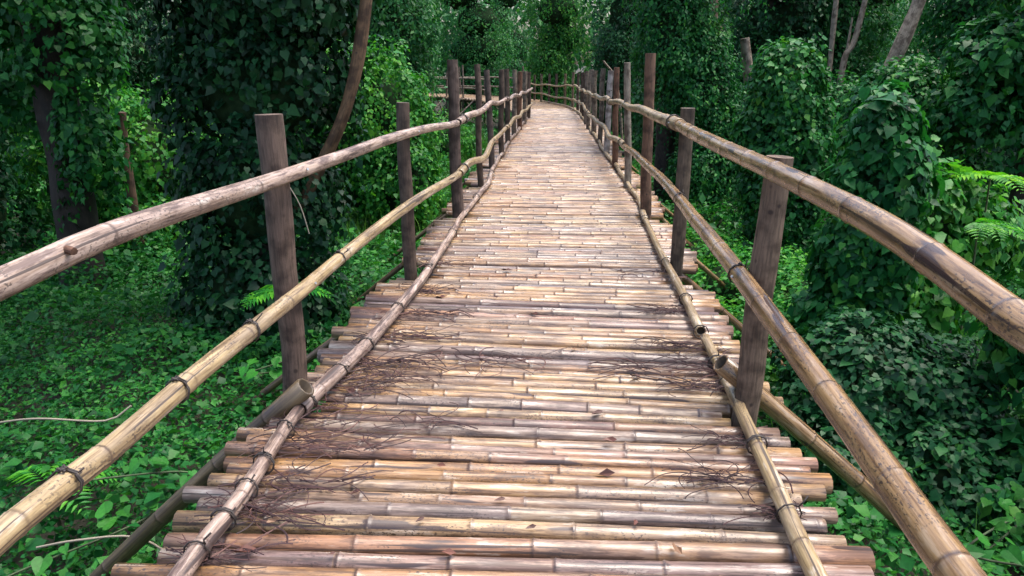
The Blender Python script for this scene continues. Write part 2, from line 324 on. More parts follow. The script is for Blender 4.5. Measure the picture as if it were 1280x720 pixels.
# kerb poles: pieces tied end to end on top of the deck
LK = [(-1.02, 1.0), (-.99, 1.88), (-.95, 2.24), (-.94, 2.75), (-.90, 3.1), (-.80, 3.6), (-.70, 4.35), (-.60, 5.4), (-.48, 7.1), (-.40, 8.2), (-.30, 9.35), (-.22, 11.5), (-.02, 14.6), (.22, 17.8), (.40, 20.5)]
RK = [(.87, 1.0), (.91, 1.88), (.96, 2.42), (1.01, 3.02), (1.06, 3.81), (1.12, 4.55), (1.18, 5.49), (1.28, 6.95), (1.42, 8.4), (1.50, 10.4), (1.58, 12.8), (1.70, 15.3), (1.85, 18.6), (1.93, 20.8), (1.97, 23.6), (1.76, 26.2), (1.0, 29.8)]
def kerb(line, cuts, r, mname, seed, wig):
    full = spline([(x, y, 0) for x, y in line], .1)
    for i, (a, b) in enumerate(cuts):
        seg = full[(full[:, 1] >= a) & (full[:, 1] <= b)].copy()[::2]
        g = random.Random(seed + i); amp = wig * (1 if a > 5 else .4)
        for j in range(len(seg)):
            yy = seg[j][1]; seg[j][0] += amp * (math.sin(yy * 1.7 + seed) + .6 * math.sin(yy * 3.9 + i)); seg[j][2] = r * .95 + .004 + amp * .35 * abs(math.sin(yy * 2.3 + i))
        rr = r * g.uniform(.85, 1.08)
        me = bamboo(loc(seg.tolist()), rr, rr * .8, .34, 12, seed + i, .09, mname, .25, 'kerb_pole'); link('kerb_pole', me, None, deck)
kerb(LK, [(1.0, 2.98), (2.86, 5.3), (5.12, 8.3), (8.1, 12), (11.8, 16.2), (16, 20.4)], .036, 'railg', 301, .012)
kerb(RK, [(1.0, 4.0), (3.85, 7.1), (6.95, 10.6), (10.4, 14.6), (14.4, 19.3), (19, 24), (23.6, 29.6)], .033, 'railb', 341, .012)
def kx(line, y): return float(np.interp(y, [p_[1] for p_ in line], [p_[0] for p_ in line]))
for line, ys in ((LK, (1.95, 2.12, 2.3, 2.48, 2.75, 3.0, 3.35, 3.7, 4.3, 5.2, 6.4, 8.2, 10)), (RK, (2.15, 2.62, 3.2, 3.45, 3.9, 4.5, 5.4, 7, 8.6, 10.5))):
    for i, y in enumerate(ys):
        x = kx(line, y); dx = kx(line, y + .1) - x
        link('lashing', loop_mesh((x, y - 1, .036), (dx, .1, 0), .038, .0035, 1 + i % 2, i), None, deck)

# ------------------------------------------------------------------ railings
# (x, y, top z, lean x at top, radius, colour)
BR, RD, GY = (.085, .060, .045), (.14, .070, .042), (.18, .150, .122)
PLs = [(-.99, 3.1, 1.29, -.01, .058, (.115, .080, .062)), (-.74, 5.14, 1.23, 0, .047, BR), (-.55, 7.33, 1.51, -.02, .058, (.105, .075, .062)), (-.39, 9.23, 1.46, -.03, .04, BR), (-.28, 10.82, 1.38, -.08, .044, (.085, .065, .058)), (-.18, 12.24, 1.37, .01, .045, BR), (-.08, 14.07, 1.36, -.02, .05, BR), (.04, 15.6, 1.33, .01, .05, GY), (.17, 17.2, 1.27, .01, .06, RD), (.31, 18.8, 1.26, .02, .055, GY), (.46, 20.83, 1.21, 0, .055, BR)]
PRs = [(1.04, 3.0, 1.13, .045, .056, (.155, .110, .078)), (1.25, 5.37, 1.18, .0, .052, (.10, .074, .052)), (1.36, 7.41, 1.57, -.03, .056, (.15, .085, .055)), (1.46, 9.23, 1.48, -.08, .044, (.25, .22, .18)), (1.53, 10.99, 1.41, -.03, .044, RD), (1.58, 12.46, 1.35, .03, .05, (.33, .31, .30)), (1.69, 14.36, 1.36, .02, .048, GY), (1.74, 15.97, 1.31, -.02, .06, GY), (1.76, 17.4, 1.31, .04, .05, GY), (1.83, 18.67, 1.26, 0, .05, GY), (1.95, 20.6, 1.2, 0, .05, BR), (2.04, 22.3, 1.18, .0, .045, BR), (2.07, 23.92, 1.14, 0, .045, BR), (2.02, 25.16, 1.15, 0, .045, (.16, .12, .08)), (1.85, 26.5, 1.08, 0, .045, (.16, .13, .07)), (1.60, 27.53, 1.06, 0, .045, BR), (1.38, 28.3, 1.05, 0, .045, BR), (1.12, 29.2, 1.01, 0, .045, (.16, .13, .08)), (.90, 30.38, .97, 0, .045, BR)]
def post(parent, org, x, y, zt, lean, r, col, seed):
    g = random.Random(seed); zb = ground_z(x, y) - .2
    pts = []
    for z in np.linspace(zb, zt, 9):
        k = max(0, z) / zt; pts.append((x + lean * k + g.gauss(0, .006) - org[0], y + g.gauss(0, .006) - org[1], z - org[2]))
    pts[-1] = (x + lean - org[0], y - org[1], zt - org[2])
    P = spline(pts, .06); n = len(P); rad = r * (1.05 - .1 * np.linspace(0, 1, n)) * (1 + .02 * np.sin(np.arange(n) * .9 + seed))
    me = tube(P, rad, 12, 'post', wob=.06, seed=seed); me.materials.append(M['bark']); me.materials.append(M['cut'])
    return link('post', me, None, parent, col=col)
def brace(parent, org, x, y, side, r, col, seed, up=.03, reach=1.6, top=.2, dy=0.):
    zb = ground_z(x + side * reach, y) - .15
    p0 = np.array((x - side * top, y - .05 - r + dy, up)); p1 = np.array((x + side * reach, y + .1 - r + dy, zb))
    d = (p1 - p0)
    me = bamboo([(p0 + d * t + np.array([0, 0, .02 * math.sin(3.1 * t)]) - org).tolist() for t in (0, .3, .6, 1)], r, r * .85, .36, 10, seed, .07, 'brace_dark' if side < 0 else 'railw', .3, 'brace')
    return link('brace', me, None, parent)
M['brace_dark'] = bamboo_material('dark_brace_bamboo', [(0, (.085, .060, .030)), (.5, (.07, .052, .026)), (1, (.11, .075, .036))], (.35, .6), .5, (.07, .05, .03), (.16, .12, .07))  # dark brown bamboo for the left braces

def railing(label, posts, upper, lower, side, seeds, mats, radii, org):
    root = empty('railing', org, label, 'railing'); O = np.array(org)
    for i, pr in enumerate(posts): post(root, org, *pr, seeds + i)
    for i, pr in enumerate(posts[:8]):
        brace(root, O, pr[0], pr[1] - pr[4], side, .046 if i == 0 else .03, None, seeds + 40 + i, up=(.14 if side < 0 else .20) if i == 0 else -.06, top=(.09 if side < 0 else .10) if i == 0 else -.03, dy=0 if side < 0 else 2 * pr[4] + .11)
    for nm, segs in (('top_rail', upper), ('lower_rail', lower)):
        for i, (pts, r0, r1, mn) in enumerate(segs):
            P = spline(pts, .15); g = random.Random(seeds + i)
            far = np.clip((P[:, 1] - 4) / 6, 0, 1)
            P[:, 2] += far * .018 * np.sin(P[:, 1] * 2.6 + i) ; P[:, 0] += far * .015 * np.sin(P[:, 1] * 1.9 + seeds)
            o = link(nm, bamboo((P - O).tolist(), r0, r1, .36 if mn != 'railg' else .55, 14, seeds + 60 + i, .055 if mn != 'railg' else .03, mn, .12, nm), None, root)
            if i > 0:   # cord where the next pole is tied on
                c = P[2]; d = P[3] - P[1]
                link('lashing', loop_mesh((c - O).tolist(), d.tolist(), max(r0, .03) + .004, .005, 3, i), None, o)
    # wire ties round the posts where the rails cross, and nail heads
    for i, pr in enumerate(posts[:7]):
        for segs in (upper, lower):
            zz = None
            for pts, r0, r1, mn in segs:
                a = np.array(pts)
                if a[0][1] <= pr[1] <= a[-1][1]: zz = float(np.interp(pr[1], a[:, 1], a[:, 2])); rr = r0; xx = float(np.interp(pr[1], a[:, 1], a[:, 0]))
            if zz is None: continue
            nx = xx - side * rr * .9
            me = tube([(nx - org[0], pr[1] - org[1], zz + .006 - org[2]), (nx - side * .006 - org[0], pr[1] - org[1] - .004, zz + .008 - org[2])], .006, 6, 'nail'); me.materials.append(M['nail']); me.materials.append(M['nail'])
            link('nail', me, None, root)
    return root
LU = [(-1.06, -.4, 1.07), (-1.03, .7, 1.07), (-1.022, 1.41, 1.075), (-.995, 1.83, 1.089), (-.927, 2.74, 1.062), (-.832, 3.68, 1.053), (-.70, 4.83, 1.045), (-.49, 7.09, .95)]
LU2 = [(-.49, 6.95, .955), (-.40, 8.2, .96), (-.302, 9.52, .962), (-.18, 11.2, .925), (-.103, 12.2, .90)]
LU3 = [(-.11, 12.05, .905), (.06, 14.4, .86), (.22, 16.7, .82), (.397, 18.9, .785), (.56, 21.2, .76)]
LL = [(-1.06, -.4, .58), (-1.03, .6, .585), (-1.025, 1.26, .592), (-1.011, 1.62, .568), (-.974, 2.12, .573), (-.911, 2.95, .556), (-.829, 3.7, .573), (-.689, 4.9, .575), (-.483, 7.18, .47)]
LL2 = [(-.49, 7.0, .475), (-.426, 7.88, .47), (-.339, 8.99, .40), (-.284, 9.8, .42), (-.20, 11.0, .455), (-.104, 12.19, .457)]
LL3 = [(-.11, 12.0, .46), (.02, 13.8, .45), (.13, 15.3, .43), (.30, 17.6, .40), (.522, 20.6, .36), (.56, 21.2, .36)]
RU = [(.85, -.4, 1.04), (.865, .6, 1.045), (.875, 1.18, 1.063), (.885, 1.39, 1.086), (.903, 1.77, 1.115), (.937, 2.5, 1.122), (1.02, 3.6, 1.10), (1.12, 4.75, 1.079), (1.17, 5.4, 1.07)]
RU2 = [(1.15, 5.15, 1.075), (1.257, 6.98, 1.045), (1.37, 9.1, .99), (1.437, 10.9, .951)]
RU3 = [(1.43, 10.7, .955), (1.53, 13.0, .90), (1.631, 15.2, .843), (1.75, 18.4, .80), (1.87, 21.0, .76)]
RU4 = [(1.86, 20.8, .765), (1.95, 23.0, .77), (1.95, 25.2, .72), (1.70, 27.0, .66), (1.05, 29.2, .63), (.75, 30.6, .62)]
RL = [(.85, -.4, .5), (.865, .6, .51), (.876, 1.21, .537), (.888, 1.45, .551), (.909, 1.9, .58), (.939, 2.55, .615), (1.0, 3.3, .622), (1.065, 4.19, .619), (1.128, 4.9, .607), (1.25, 6.8, .582), (1.323, 8.2, .539), (1.38, 9.4, .50)]
RL2 = [(1.37, 9.2, .51), (1.43, 10.69, .46), (1.49, 11.9, .43), (1.541, 13.17, .46), (1.60, 14.8, .42), (1.665, 16.52, .385)]
RL3 = [(1.66, 16.3, .39), (1.75, 18.4, .44), (1.851, 20.64, .42), (1.93, 22.5, .36), (1.95, 25.2, .29), (1.70, 27.0, .25), (1.05, 29.2, .30), (.75, 30.6, .31)]
LR = railing('railing with a silvery grey bark top rail and pale bamboo lower rail', PLs,
        [(LU, .032, .030, 'railg'), (LU2, .036, .028, 'railg'), (LU3, .036, .03, 'railg')], [(LL, .030, .034, 'railb'), (LL2, .04, .03, 'railb'), (LL3, .036, .03, 'railb')], -1, 500, None, None, (-.99, 3.1, GZ))
RR = railing('railing with a glossy brown bamboo top rail, curving away at its far end', PRs,
        [(RU, .034, .040, 'railw'), (RU2, .046, .034, 'railb'), (RU3, .038, .032, 'railb'), (RU4, .034, .028, 'railb')], [(RL, .043, .034, 'railw'), (RL2, .038, .032, 'railb'), (RL3, .036, .028, 'railb')], 1, 600, None, None, (1.04, 3.0, GZ))
# knotted cord on the near rails and a sawn branch stub on the grey one
def tie(rail, org, line, y, r, seed):
    a = np.array(line); f = lambda q: np.array([np.interp(q, a[:, 1], a[:, k]) for k in range(3)]); c = f(y); d = f(y + .1) - f(y - .1)
    o = link('lashing', loop_mesh((c - np.array(org)).tolist(), d.tolist(), r, .0028, 2, seed), None, rail)
    g = random.Random(seed); t = c + np.array([0, 0, r + .006]); P = [t + np.array([.008 * math.cos(k * 1.7), .010 * math.sin(k * 1.7), .006 * math.sin(k * 2.3)]) for k in range(9)]
    me = tube(np.array(P) - np.array(org), .0035, 5, 'lashing_knot'); me.materials.append(M['cord']); me.materials.append(M['cord']); link('lashing_knot', me, None, rail)
def rail_of(root, nm): return [c for c in root.children if c.name.split('.')[0] == nm][0]
for i, y in enumerate((1.47, 1.98, 2.5, 3.5)): tie(rail_of(LR, 'lower_rail'), (-.99, 3.1, GZ), LL, y, .0335, 20 + i)
for i, y in enumerate((3.05, 4.9)): tie(rail_of(RR, 'lower_rail'), (1.04, 3.0, GZ), RL, y, .043, 30 + i)
me = tube(np.array([(-1.0, 1.60, 1.095), (-.985, 1.585, 1.10), (-.966, 1.575, 1.098)]) - np.array((-.99, 3.1, GZ)), [.012, .010, .009], 8, 'branch_stub', wob=.1); me.materials.append(M['bark']); me.materials.append(M['cut'])
link('branch_stub', me, None, rail_of(LR, 'top_rail'), col=(.12, .06, .035))
# the railings of the stretch beyond the bend
s_bend = float(np.interp(31.5, cl[:, 1], cl_s))
for d, side, lab in ((1.02, 1, 'thin grey railing on the outer side of the walkway beyond the bend'), (-1.02, -1, 'thin grey railing with slanting props beyond the bend, on the inner side')):
    s0 = s_bend if d > 0 else float(np.interp(30.2, cl[:, 1], cl_s)); line = off_line(d, s0, cl_s[-1] - .2, 0, 1.5); org = (line[0][0], line[0][1], GZ)
    root = empty('railing', org, lab, 'railing'); O = np.array(org)
    for i, (x, y, z) in enumerate(line):
        post(root, org, x, y, rnd.uniform(1.0, 1.35), rnd.uniform(-.05, .05), .04, GY, 700 + i + (20 if d > 0 else 0))
        (cx, cy), (tx, ty) = cl_at(s0 + i * 1.5); nrm = np.array([ty, -tx, 0]) * side
        p0 = np.array([x, y, 0.]) + nrm * .06; p1 = p0 + nrm * 1.2 + np.array([rnd.uniform(-.5, .5), 0, -1.25])
        me = tube(np.array([p0, (p0 + p1) / 2, p1]) - O, .03, 6, 'brace'); me.materials.append(M['bark']); me.materials.append(M['cut']); link('brace', me, None, root, col=(.22, .18, .15))
    for z, nm in ((.78, 'top_rail'), (.38, 'lower_rail')):
        P = np.array(line) + np.array([0, 0, z]) ; P[:, 2] += .03 * np.sin(np.arange(len(P)) * 1.3)
        me = tube(spline((P - O).tolist(), .5), .032, 8, nm); me.materials.append(M['bark']); me.materials.append(M['cut']); link(nm, me, None, root, col=(.27, .23, .18))

# ------------------------------------------------------------------ foliage builders
HEART = (np.array([(0, 0, 0), (0, .42, -.035), (0, .98, -.16), (-.28, -.11, .03), (-.44, .28, .06), (.28, -.11, .03), (.44, .28, .06)], 'f'), [(0, 1, 4, 3), (1, 2, 4), (0, 5, 6, 1), (1, 6, 2)])
OVAL = (np.array([(0, 0, 0), (0, 1, -.12), (-.30, .42, .07), (.30, .42, .07)], 'f'), [(0, 1, 2), (0, 3, 1)])
BROAD = (np.array([(0, 0, 0), (0, .5, -.02), (0, 1, -.14), (-.40, .35, .06), (.40, .35, .06)], 'f'), [(0, 1, 3), (1, 2, 3), (0, 4, 1), (1, 4, 2)])
BLADE = (np.array([(-.009, 0, 0), (.009, 0, 0), (.008, .55, .05), (-.008, .55, .05), (0, 1, -.12)], 'f'), [(0, 1, 2, 3), (3, 2, 4)])
def nrmz(a): return a / (np.linalg.norm(a, axis=-1, keepdims=True) + 1e-9)
def leaf_mesh(name, P, Nn, T, Sz, tmpl):
    tv, tf = tmpl; n = len(P); Nn = nrmz(Nn); T = nrmz(T - (T * Nn).sum(1, keepdims=True) * Nn); B = np.cross(T, Nn)
    V = P[:, None] + Sz[:, None, None] * (tv[None, :, 0, None] * B[:, None] + tv[None, :, 1, None] * T[:, None] + tv[None, :, 2, None] * Nn[:, None])
    k = len(tv); ls = np.array([len(f) for f in tf]); flat = np.concatenate([np.array(f) for f in tf])
    loops = (flat[None] + np.arange(n)[:, None] * k).ravel().astype('i'); tot = np.tile(ls, n); start = np.concatenate([[0], np.cumsum(tot)[:-1]]).astype('i')
    me = bpy.data.meshes.new(name); me.vertices.add(n * k); me.vertices.foreach_set('co', V.astype('f').ravel()); me.loops.add(len(loops)); me.loops.foreach_set('vertex_index', loops)
    me.polygons.add(len(tot)); me.polygons.foreach_set('loop_start', start); me.update(calc_edges=True); return me
def rdir(n, zmin=-1.):
    v = G.normal(size=(int(n * 2.6) + 20, 3)); v = nrmz(v); v = v[v[:, 2] >= zmin]
    while len(v) < n: v = np.concatenate([v, v])
    return v[:n]
def mass(lobes, n, size, nclump, cr, zmin=-.45, droop=.7, up=.45, jit=.45):
    """leaf positions, normals, tip directions, sizes over a heap made of ellipsoids (cx,cy,cz,rx,ry,rz)"""
    L = np.array(lobes, float); area = (L[:, 3] * L[:, 4] + L[:, 3] * L[:, 5] + L[:, 4] * L[:, 5]) * np.where(L[:, 2] > 2.7, .3, 1.); li = G.choice(len(L), nclump, p=area / area.sum())
    d = rdir(nclump, zmin); R3 = L[li, 3:6]; cc = L[li, :3] + d * R3 * G.uniform(.82, 1.1, (nclump, 1)); cn = nrmz(d / R3)
    ins = np.zeros(nclump, bool)
    for q in L: ins |= ((((cc - q[:3]) / q[3:6]) ** 2).sum(1) < .55)
    cc, cn = cc[~ins], cn[~ins]; rc = cr * G.uniform(.55, 1.35, len(cc))
    ci = G.integers(0, len(cc), n); u = rdir(n); rad = G.random((n, 1)) ** .45
    off = u * rad * rc[ci][:, None]; off -= cn[ci] * (off * cn[ci]).sum(1, keepdims=True) * .35
    off[:, 2] *= 1.15
    P = cc[ci] + off; Nn = cn[ci] * .75 + u * .55 + np.array([0, 0, up]) + G.normal(size=(n, 3)) * jit
    T = np.array([0, 0, -droop]) + cn[ci] * .35 + G.normal(size=(n, 3)) * .45
    Sz = size * np.exp(G.normal(size=n) * .28)
    # an even under-layer of leaves that closes the gaps between the clumps
    k = int(n * .26); li = G.choice(len(L), k, p=area / area.sum()); d = rdir(k, min(zmin, -.5)); P2 = L[li, :3] + d * L[li, 3:6] * G.uniform(.74, .98, (k, 1)); n2 = nrmz(d / L[li, 3:6])
    N2 = n2 + np.array([0, 0, up * .7]) + G.normal(size=(k, 3)) * .5; T2 = np.array([0, 0, -droop]) + G.normal(size=(k, 3)) * .5
    m_ = int(n * .70)
    return np.concatenate([P[:m_], P2]), np.concatenate([Nn[:m_], N2]), np.concatenate([T[:m_], T2]), np.concatenate([Sz[:m_], size * .95 * np.exp(G.normal(size=k) * .25)])
def strands(starts, dirs, length, step, size, drift=.03):
    """hanging chains of leaves"""
    Ps, Ns, Ts, Ss = [], [], [], []
    for p0, dr in zip(starts, dirs):
        k = max(3, int(length * G.uniform(.35, 1.2) / step)); q = np.cumsum(G.normal(size=(k, 3)) * drift * .4, 0)
        P = p0 + q + np.array([0, 0, -step]) * np.arange(k)[:, None] + dr * .02 * np.arange(k)[:, None] ** .5
        Ps.append(P + G.normal(size=(k, 3)) * size * .5); Ns.append(dr * .8 + np.array([0, 0, .35]) + G.normal(size=(k, 3)) * .45); Ts.append(np.array([0, 0, -1.]) + G.normal(size=(k, 3)) * .4); Ss.append(size * np.exp(G.normal(size=k) * .25))
    return np.concatenate(Ps), np.concatenate(Ns), np.concatenate(Ts), np.concatenate(Ss)
ICO = None
def ico():
    global ICO
    if ICO is None:
        import bmesh
        bm = bmesh.new(); bmesh.ops.create_icosphere(bm, subdivisions=3, radius=1); ICO = (np.array([v.co[:] for v in bm.verts]), [tuple(v.index for v in f.verts) for f in bm.faces]); bm.free()
    return ICO
def core_mesh(lobes, org, k=.84):  # solid filler put in to block see-through and darken leaf gaps
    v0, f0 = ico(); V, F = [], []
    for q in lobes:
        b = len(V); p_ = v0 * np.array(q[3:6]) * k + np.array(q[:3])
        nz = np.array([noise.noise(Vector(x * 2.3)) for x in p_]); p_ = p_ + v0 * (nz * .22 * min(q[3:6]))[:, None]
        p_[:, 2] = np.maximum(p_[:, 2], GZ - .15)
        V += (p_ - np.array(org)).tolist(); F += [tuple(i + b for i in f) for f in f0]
    me = bpy.data.meshes.new('dark_core'); me.from_pydata(V, [], F); me.polygons.foreach_set('use_smooth', [True] * len(F)); me.materials.append(M['core']); return me
def trunk(root, org, pts, r0, r1, col, seed, name='trunk', sides=10):
    P = spline(pts, .12); n = len(P); me = tube(P - np.array(org), np.linspace(r0, r1, n) * (1 + .05 * np.sin(np.arange(n) * .7 + seed)), sides, name, wob=.12, seed=seed); me.materials.append(M['bark']); me.materials.append(M['cut'])
    return link(name, me, None, root, col=col)
PARTLEAF = {}
def leaf_parts(root, org, P, Nn, T, Sz, m, tint, count, scale=1.3):
    """the largest leaves, each an object of its own sharing one mesh"""
    if m not in PARTLEAF:
        hv = [(0, .04, 0), (0, .35, -.03), (0, .7, -.08), (0, 1.02, -.2)]; out_ = [(.16, -.10, .03), (.36, -.04, .06), (.46, .18, .07), (.42, .40, .04), (.28, .64, -.01), (.12, .86, -.1)]
        nv = hv + out_ + [(-a, b, c) for a, b, c in out_]; fc = [(0, 4, 5), (0, 5, 6, 1), (1, 6, 7), (1, 7, 8, 2), (2, 8, 9), (2, 9, 3)]
        fc += [tuple((v if v < 4 else v + 6) for v in f[::-1]) for f in fc]; me = bpy.data.meshes.new('leaf'); me.from_pydata(nv, [], fc); me.materials.append(M[m]); PARTLEAF[m] = me
    from mathutils import Matrix
    idx = G.choice(len(P), count, replace=False)
    for i in idx:
        n = Vector(Nn[i]).normalized(); t = Vector(T[i]); t = (t - n * t.dot(n)).normalized(); b = t.cross(n)
        o = bpy.data.objects.new('leaf', PARTLEAF[m]); C.objects.link(o); o.parent = root
        s_ = Sz[i] * scale; mm = Matrix((b, t, n)).transposed().to_4x4(); o.matrix_local = Matrix.Translation(Vector(P[i] - np.array(org)) + n * .03) @ mm @ Matrix.Scale(s_, 4); k = rnd.uniform(.75, 1.3); o.color = (tint[0] * k, tint[1] * k, tint[2] * k, 1)
def vine_thing(name, label, cat, base, lobes, n, size, nclump, cr, m='leaf', tmpl=OVAL, trunks=(), strand=None, group=None, tint=(1, 1, 1), core=True, parts=0, zmin=-.45, droop=.7, up=.45, crown='crown', corek=.66):
    org = (base[0], base[1], ground_z(base[0], base[1])); root = empty(name, org, label, cat, group)
    for i, (pts, r0, r1, col) in enumerate(trunks):
        pts = [list(p_) for p_ in pts]; trunk(root, org, pts, r0, r1, col, len(label) + i)
    if core: link('dark_core', core_mesh(lobes, org, corek), None, root)
    if tmpl is HEART: n, size = int(n * 1.05), size * .75
    elif tmpl is BROAD: n, size = int(n * .95), size * .84
    P, Nn, T, Sz = mass(lobes, n, size, nclump, cr, zmin, droop, up)
    if strand:
        cnt, ln, step = strand; L = np.array(lobes); li = G.integers(0, len(L), cnt); d = rdir(cnt, -.2); d[:, 2] *= .6; d = nrmz(d)
        st = L[li, :3] + d * L[li, 3:6] * G.uniform(.9, 1.08, (cnt, 1)); d2 = d.copy(); d2[:, 2] = 0
        P2, N2, T2, S2 = strands(st, nrmz(d2), ln, step, size)
        P, Nn, T, Sz = np.concatenate([P, P2]), np.concatenate([Nn, N2]), np.concatenate([T, T2]), np.concatenate([Sz, S2])
    gz = ground_zv(P[:, 0], P[:, 1]); ok = P[:, 2] > gz + .01
    if tmpl is OVAL: ok &= (Nn[:, 1] < .45) | (G.random(len(P)) < .35)   # thinner on the side away from the walkway
    # keep leaves off the walkway
    xc = np.interp(P[:, 1], cl[:, 1], cl[:, 0]); inw = (np.abs(P[:, 0] - xc) < 1.25) & (P[:, 2] > -.3) & (P[:, 2] < 2.6) & (P[:, 1] < 31); ok &= ~inw
    P, Nn, T, Sz = P[ok], Nn[ok], T[ok], Sz[ok]
    o = link(crown, leaf_mesh(crown, P - np.array(org), Nn, T, Sz, tmpl), M[m], root); o.color = (*tint, 1)
    if parts: leaf_parts(root, org, P, Nn, T, Sz, m, tint, parts)
    return root

# ------------------------------------------------------------------ trees and vine heaps
DK = (.045, .034, .027); BN = (.11, .075, .05); PALE = (.27, .23, .18)
# --- left of the walkway
vine_thing('vine_clad_tree', 'dark leaning tree smothered in ivy beside the walkway, with a bare brown limb', 'tree', (-2.4, 6.8),
    [(-2.45, 6.9, -.75, .75, .6, .75), (-2.4, 6.9, .3, .72, .55, .9), (-2.3, 6.9, 1.3, .85, .6, .8), (-2.2, 6.95, 2.1, .9, .75, .75), (-2.3, 6.9, 3.4, 1.6, 1.4, .9), (-3.4, 6.2, 3.9, 1.5, 1.5, .7)],
    20000, .085, 520, .22, 'leafdark', HEART, [([(-2.5, 6.95, -1.4), (-2.35, 6.9, .2), (-2.2, 6.9, 1.6), (-2.3, 6.9, 3.6)], .22, .12, DK), ([(-2.2, 6.75, -.2), (-1.75, 6.65, .55), (-1.45, 6.6, 1.1), (-1.28, 6.6, 1.7), (-1.2, 6.6, 2.4), (-1.4, 6.7, 3.6)], .06, .045, (.14, .085, .045))], (150, 1.0, .06), parts=110, tint=(.75, .75, .8))  # dark leaf tone and lowered tint paint in shade from the crown overhead
vine_thing('vine_clad_tree', 'thick dark trunk hung with large lit ivy leaves near the broken stump', 'tree', (-5.1, 8.5),
    [(-5.1, 8.5, 2.2, .8, .7, .6), (-4.75, 8.3, 1.55, .5, .5, .6), (-4.75, 8.35, .4, .25, .3, .9), (-5.9, 9.0, 1.2, .45, .5, 1.0), (-5.3, 8.5, 3.6, 1.8, 1.7, .9)],
    13000, .095, 230, .22, 'leaf', HEART, [([(-5.15, 8.5, -1.4), (-5.12, 8.5, 0), (-5.1, 8.5, 1.5), (-5.2, 8.5, 3.8)], .25, .18, (.022, .016, .012))], (120, 1.1, .06), parts=90, core=False)
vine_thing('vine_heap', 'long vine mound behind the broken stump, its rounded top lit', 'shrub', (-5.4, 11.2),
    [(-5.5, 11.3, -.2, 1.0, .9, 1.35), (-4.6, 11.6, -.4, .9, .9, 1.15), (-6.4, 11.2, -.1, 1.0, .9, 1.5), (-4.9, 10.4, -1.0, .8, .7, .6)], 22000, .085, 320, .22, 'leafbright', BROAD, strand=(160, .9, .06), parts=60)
vine_thing('broken_stump', 'short broken stump with a raw orange top against the vine mound', 'stump', (-5.0, 9.6),
    [(-5.0, 9.6, -.8, .3, .3, .4)], 900, .08, 20, .15, 'leaf', BROAD, [([(-5.02, 9.6, -1.4), (-5.0, 9.6, -.2), (-4.98, 9.58, .45), (-4.94, 9.55, .88)], .085, .05, (.10, .06, .035))], core=False)
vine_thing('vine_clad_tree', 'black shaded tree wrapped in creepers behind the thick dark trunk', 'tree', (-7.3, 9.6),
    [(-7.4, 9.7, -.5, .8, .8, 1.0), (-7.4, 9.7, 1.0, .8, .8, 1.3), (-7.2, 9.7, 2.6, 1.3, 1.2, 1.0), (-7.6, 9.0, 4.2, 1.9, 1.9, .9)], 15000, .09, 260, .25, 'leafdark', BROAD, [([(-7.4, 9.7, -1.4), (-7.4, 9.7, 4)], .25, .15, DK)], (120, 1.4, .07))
vine_thing('vine_heap', 'bright rounded vine dome in the clearing beyond the dark leaning tree', 'shrub', (-1.95, 11.8),
    [(-2.0, 12.0, .3, .72, .8, 1.4), (-2.6, 11.9, .2, .8, .8, 1.5), (-1.75, 11.7, -.5, .62, .7, .9)], 19000, .075, 300, .17, 'leafbright', BROAD, strand=(200, .8, .05), parts=50)
vine_thing('vine_heap', 'low green vine hummock under the far end of the walkway', 'shrub', (-1.7, 18.5), [(-1.9, 18.5, -.5, 1.0, .7, .75), (-2.9, 18.7, -.6, .9, .7, .7)], 9000, .075, 140, .2, 'leafbright', OVAL)
# --- right of the walkway
vine_thing('vine_curtain_tree', 'broad tree draped to the ground in a curtain of small-leaved vine', 'tree', (3.3, 13.2),
    [(2.75, 13.2, 1.7, .65, .8, 1.3), (3.15, 13.0, 1.0, .6, .7, 1.2), (3.65, 12.9, .1, .6, .7, .95), (3.3, 12.6, -.4, .6, .6, .7), (2.75, 13.4, 2.9, .9, 1.1, 1.0), (3.1, 13.8, 3.6, 1.2, 1.3, 1.0)],
    42000, .062, 700, .2, 'leaf', OVAL, [([(2.75, 13.4, -1.4), (2.8, 13.4, 1), (3.2, 13.5, 4.2)], .2, .12, DK)], (420, 1.3, .045), tint=(.9, 1, 1))
vine_thing('vine_clad_tree', 'tall vine-covered stub with a leafy head beside the pale snag', 'tree', (3.5, 9.6),
    [(3.45, 9.6, 1.15, .42, .45, .62), (3.5, 9.6, .5, .55, .5, .7), (3.55, 9.6, -.2, .52, .5, .8), (3.6, 9.6, -.95, .6, .55, .4)], 21000, .08, 330, .16, 'leaf', BROAD, [([(3.5, 9.6, -1.4), (3.5, 9.6, 1.4)], .16, .09, DK)], (200, .7, .05), parts=70)
vine_thing('vine_clad_stump', 'knobbly column of glossy heart-leaved vine close to the walkway', 'shrub', (3.0, 6.0),
    [(2.98, 6.0, .95, .22, .24, .33), (3.02, 6.0, .5, .32, .32, .45), (2.97, 6.0, -.1, .34, .34, .6), (2.85, 6.0, -.8, .42, .4, .5)], 11500, .088, 210, .15, 'leaf', HEART, [([(3.0, 6.05, -1.4), (3.0, 6.05, 1.0)], .14, .08, DK)], (110, .6, .06), parts=150, tint=(.85, 1, 1.05))
vine_thing('vine_heap', 'hooded vine dome arching over a dark hollow', 'shrub', (5.5, 10.3),
    [(5.3, 10.3, .75, .62, .65, .72), (5.9, 10.4, .7, .6, .6, .62), (4.85, 10.2, .2, .45, .5, .8)], 17000, .072, 280, .16, 'leaf', BROAD, [([(5.5, 10.4, -1.4), (5.4, 10.4, .8)], .12, .08, DK), ([(6.1, 10.5, -1.4), (5.9, 10.5, .7)], .1, .07, DK)], (170, .7, .05), zmin=-.1, parts=40)
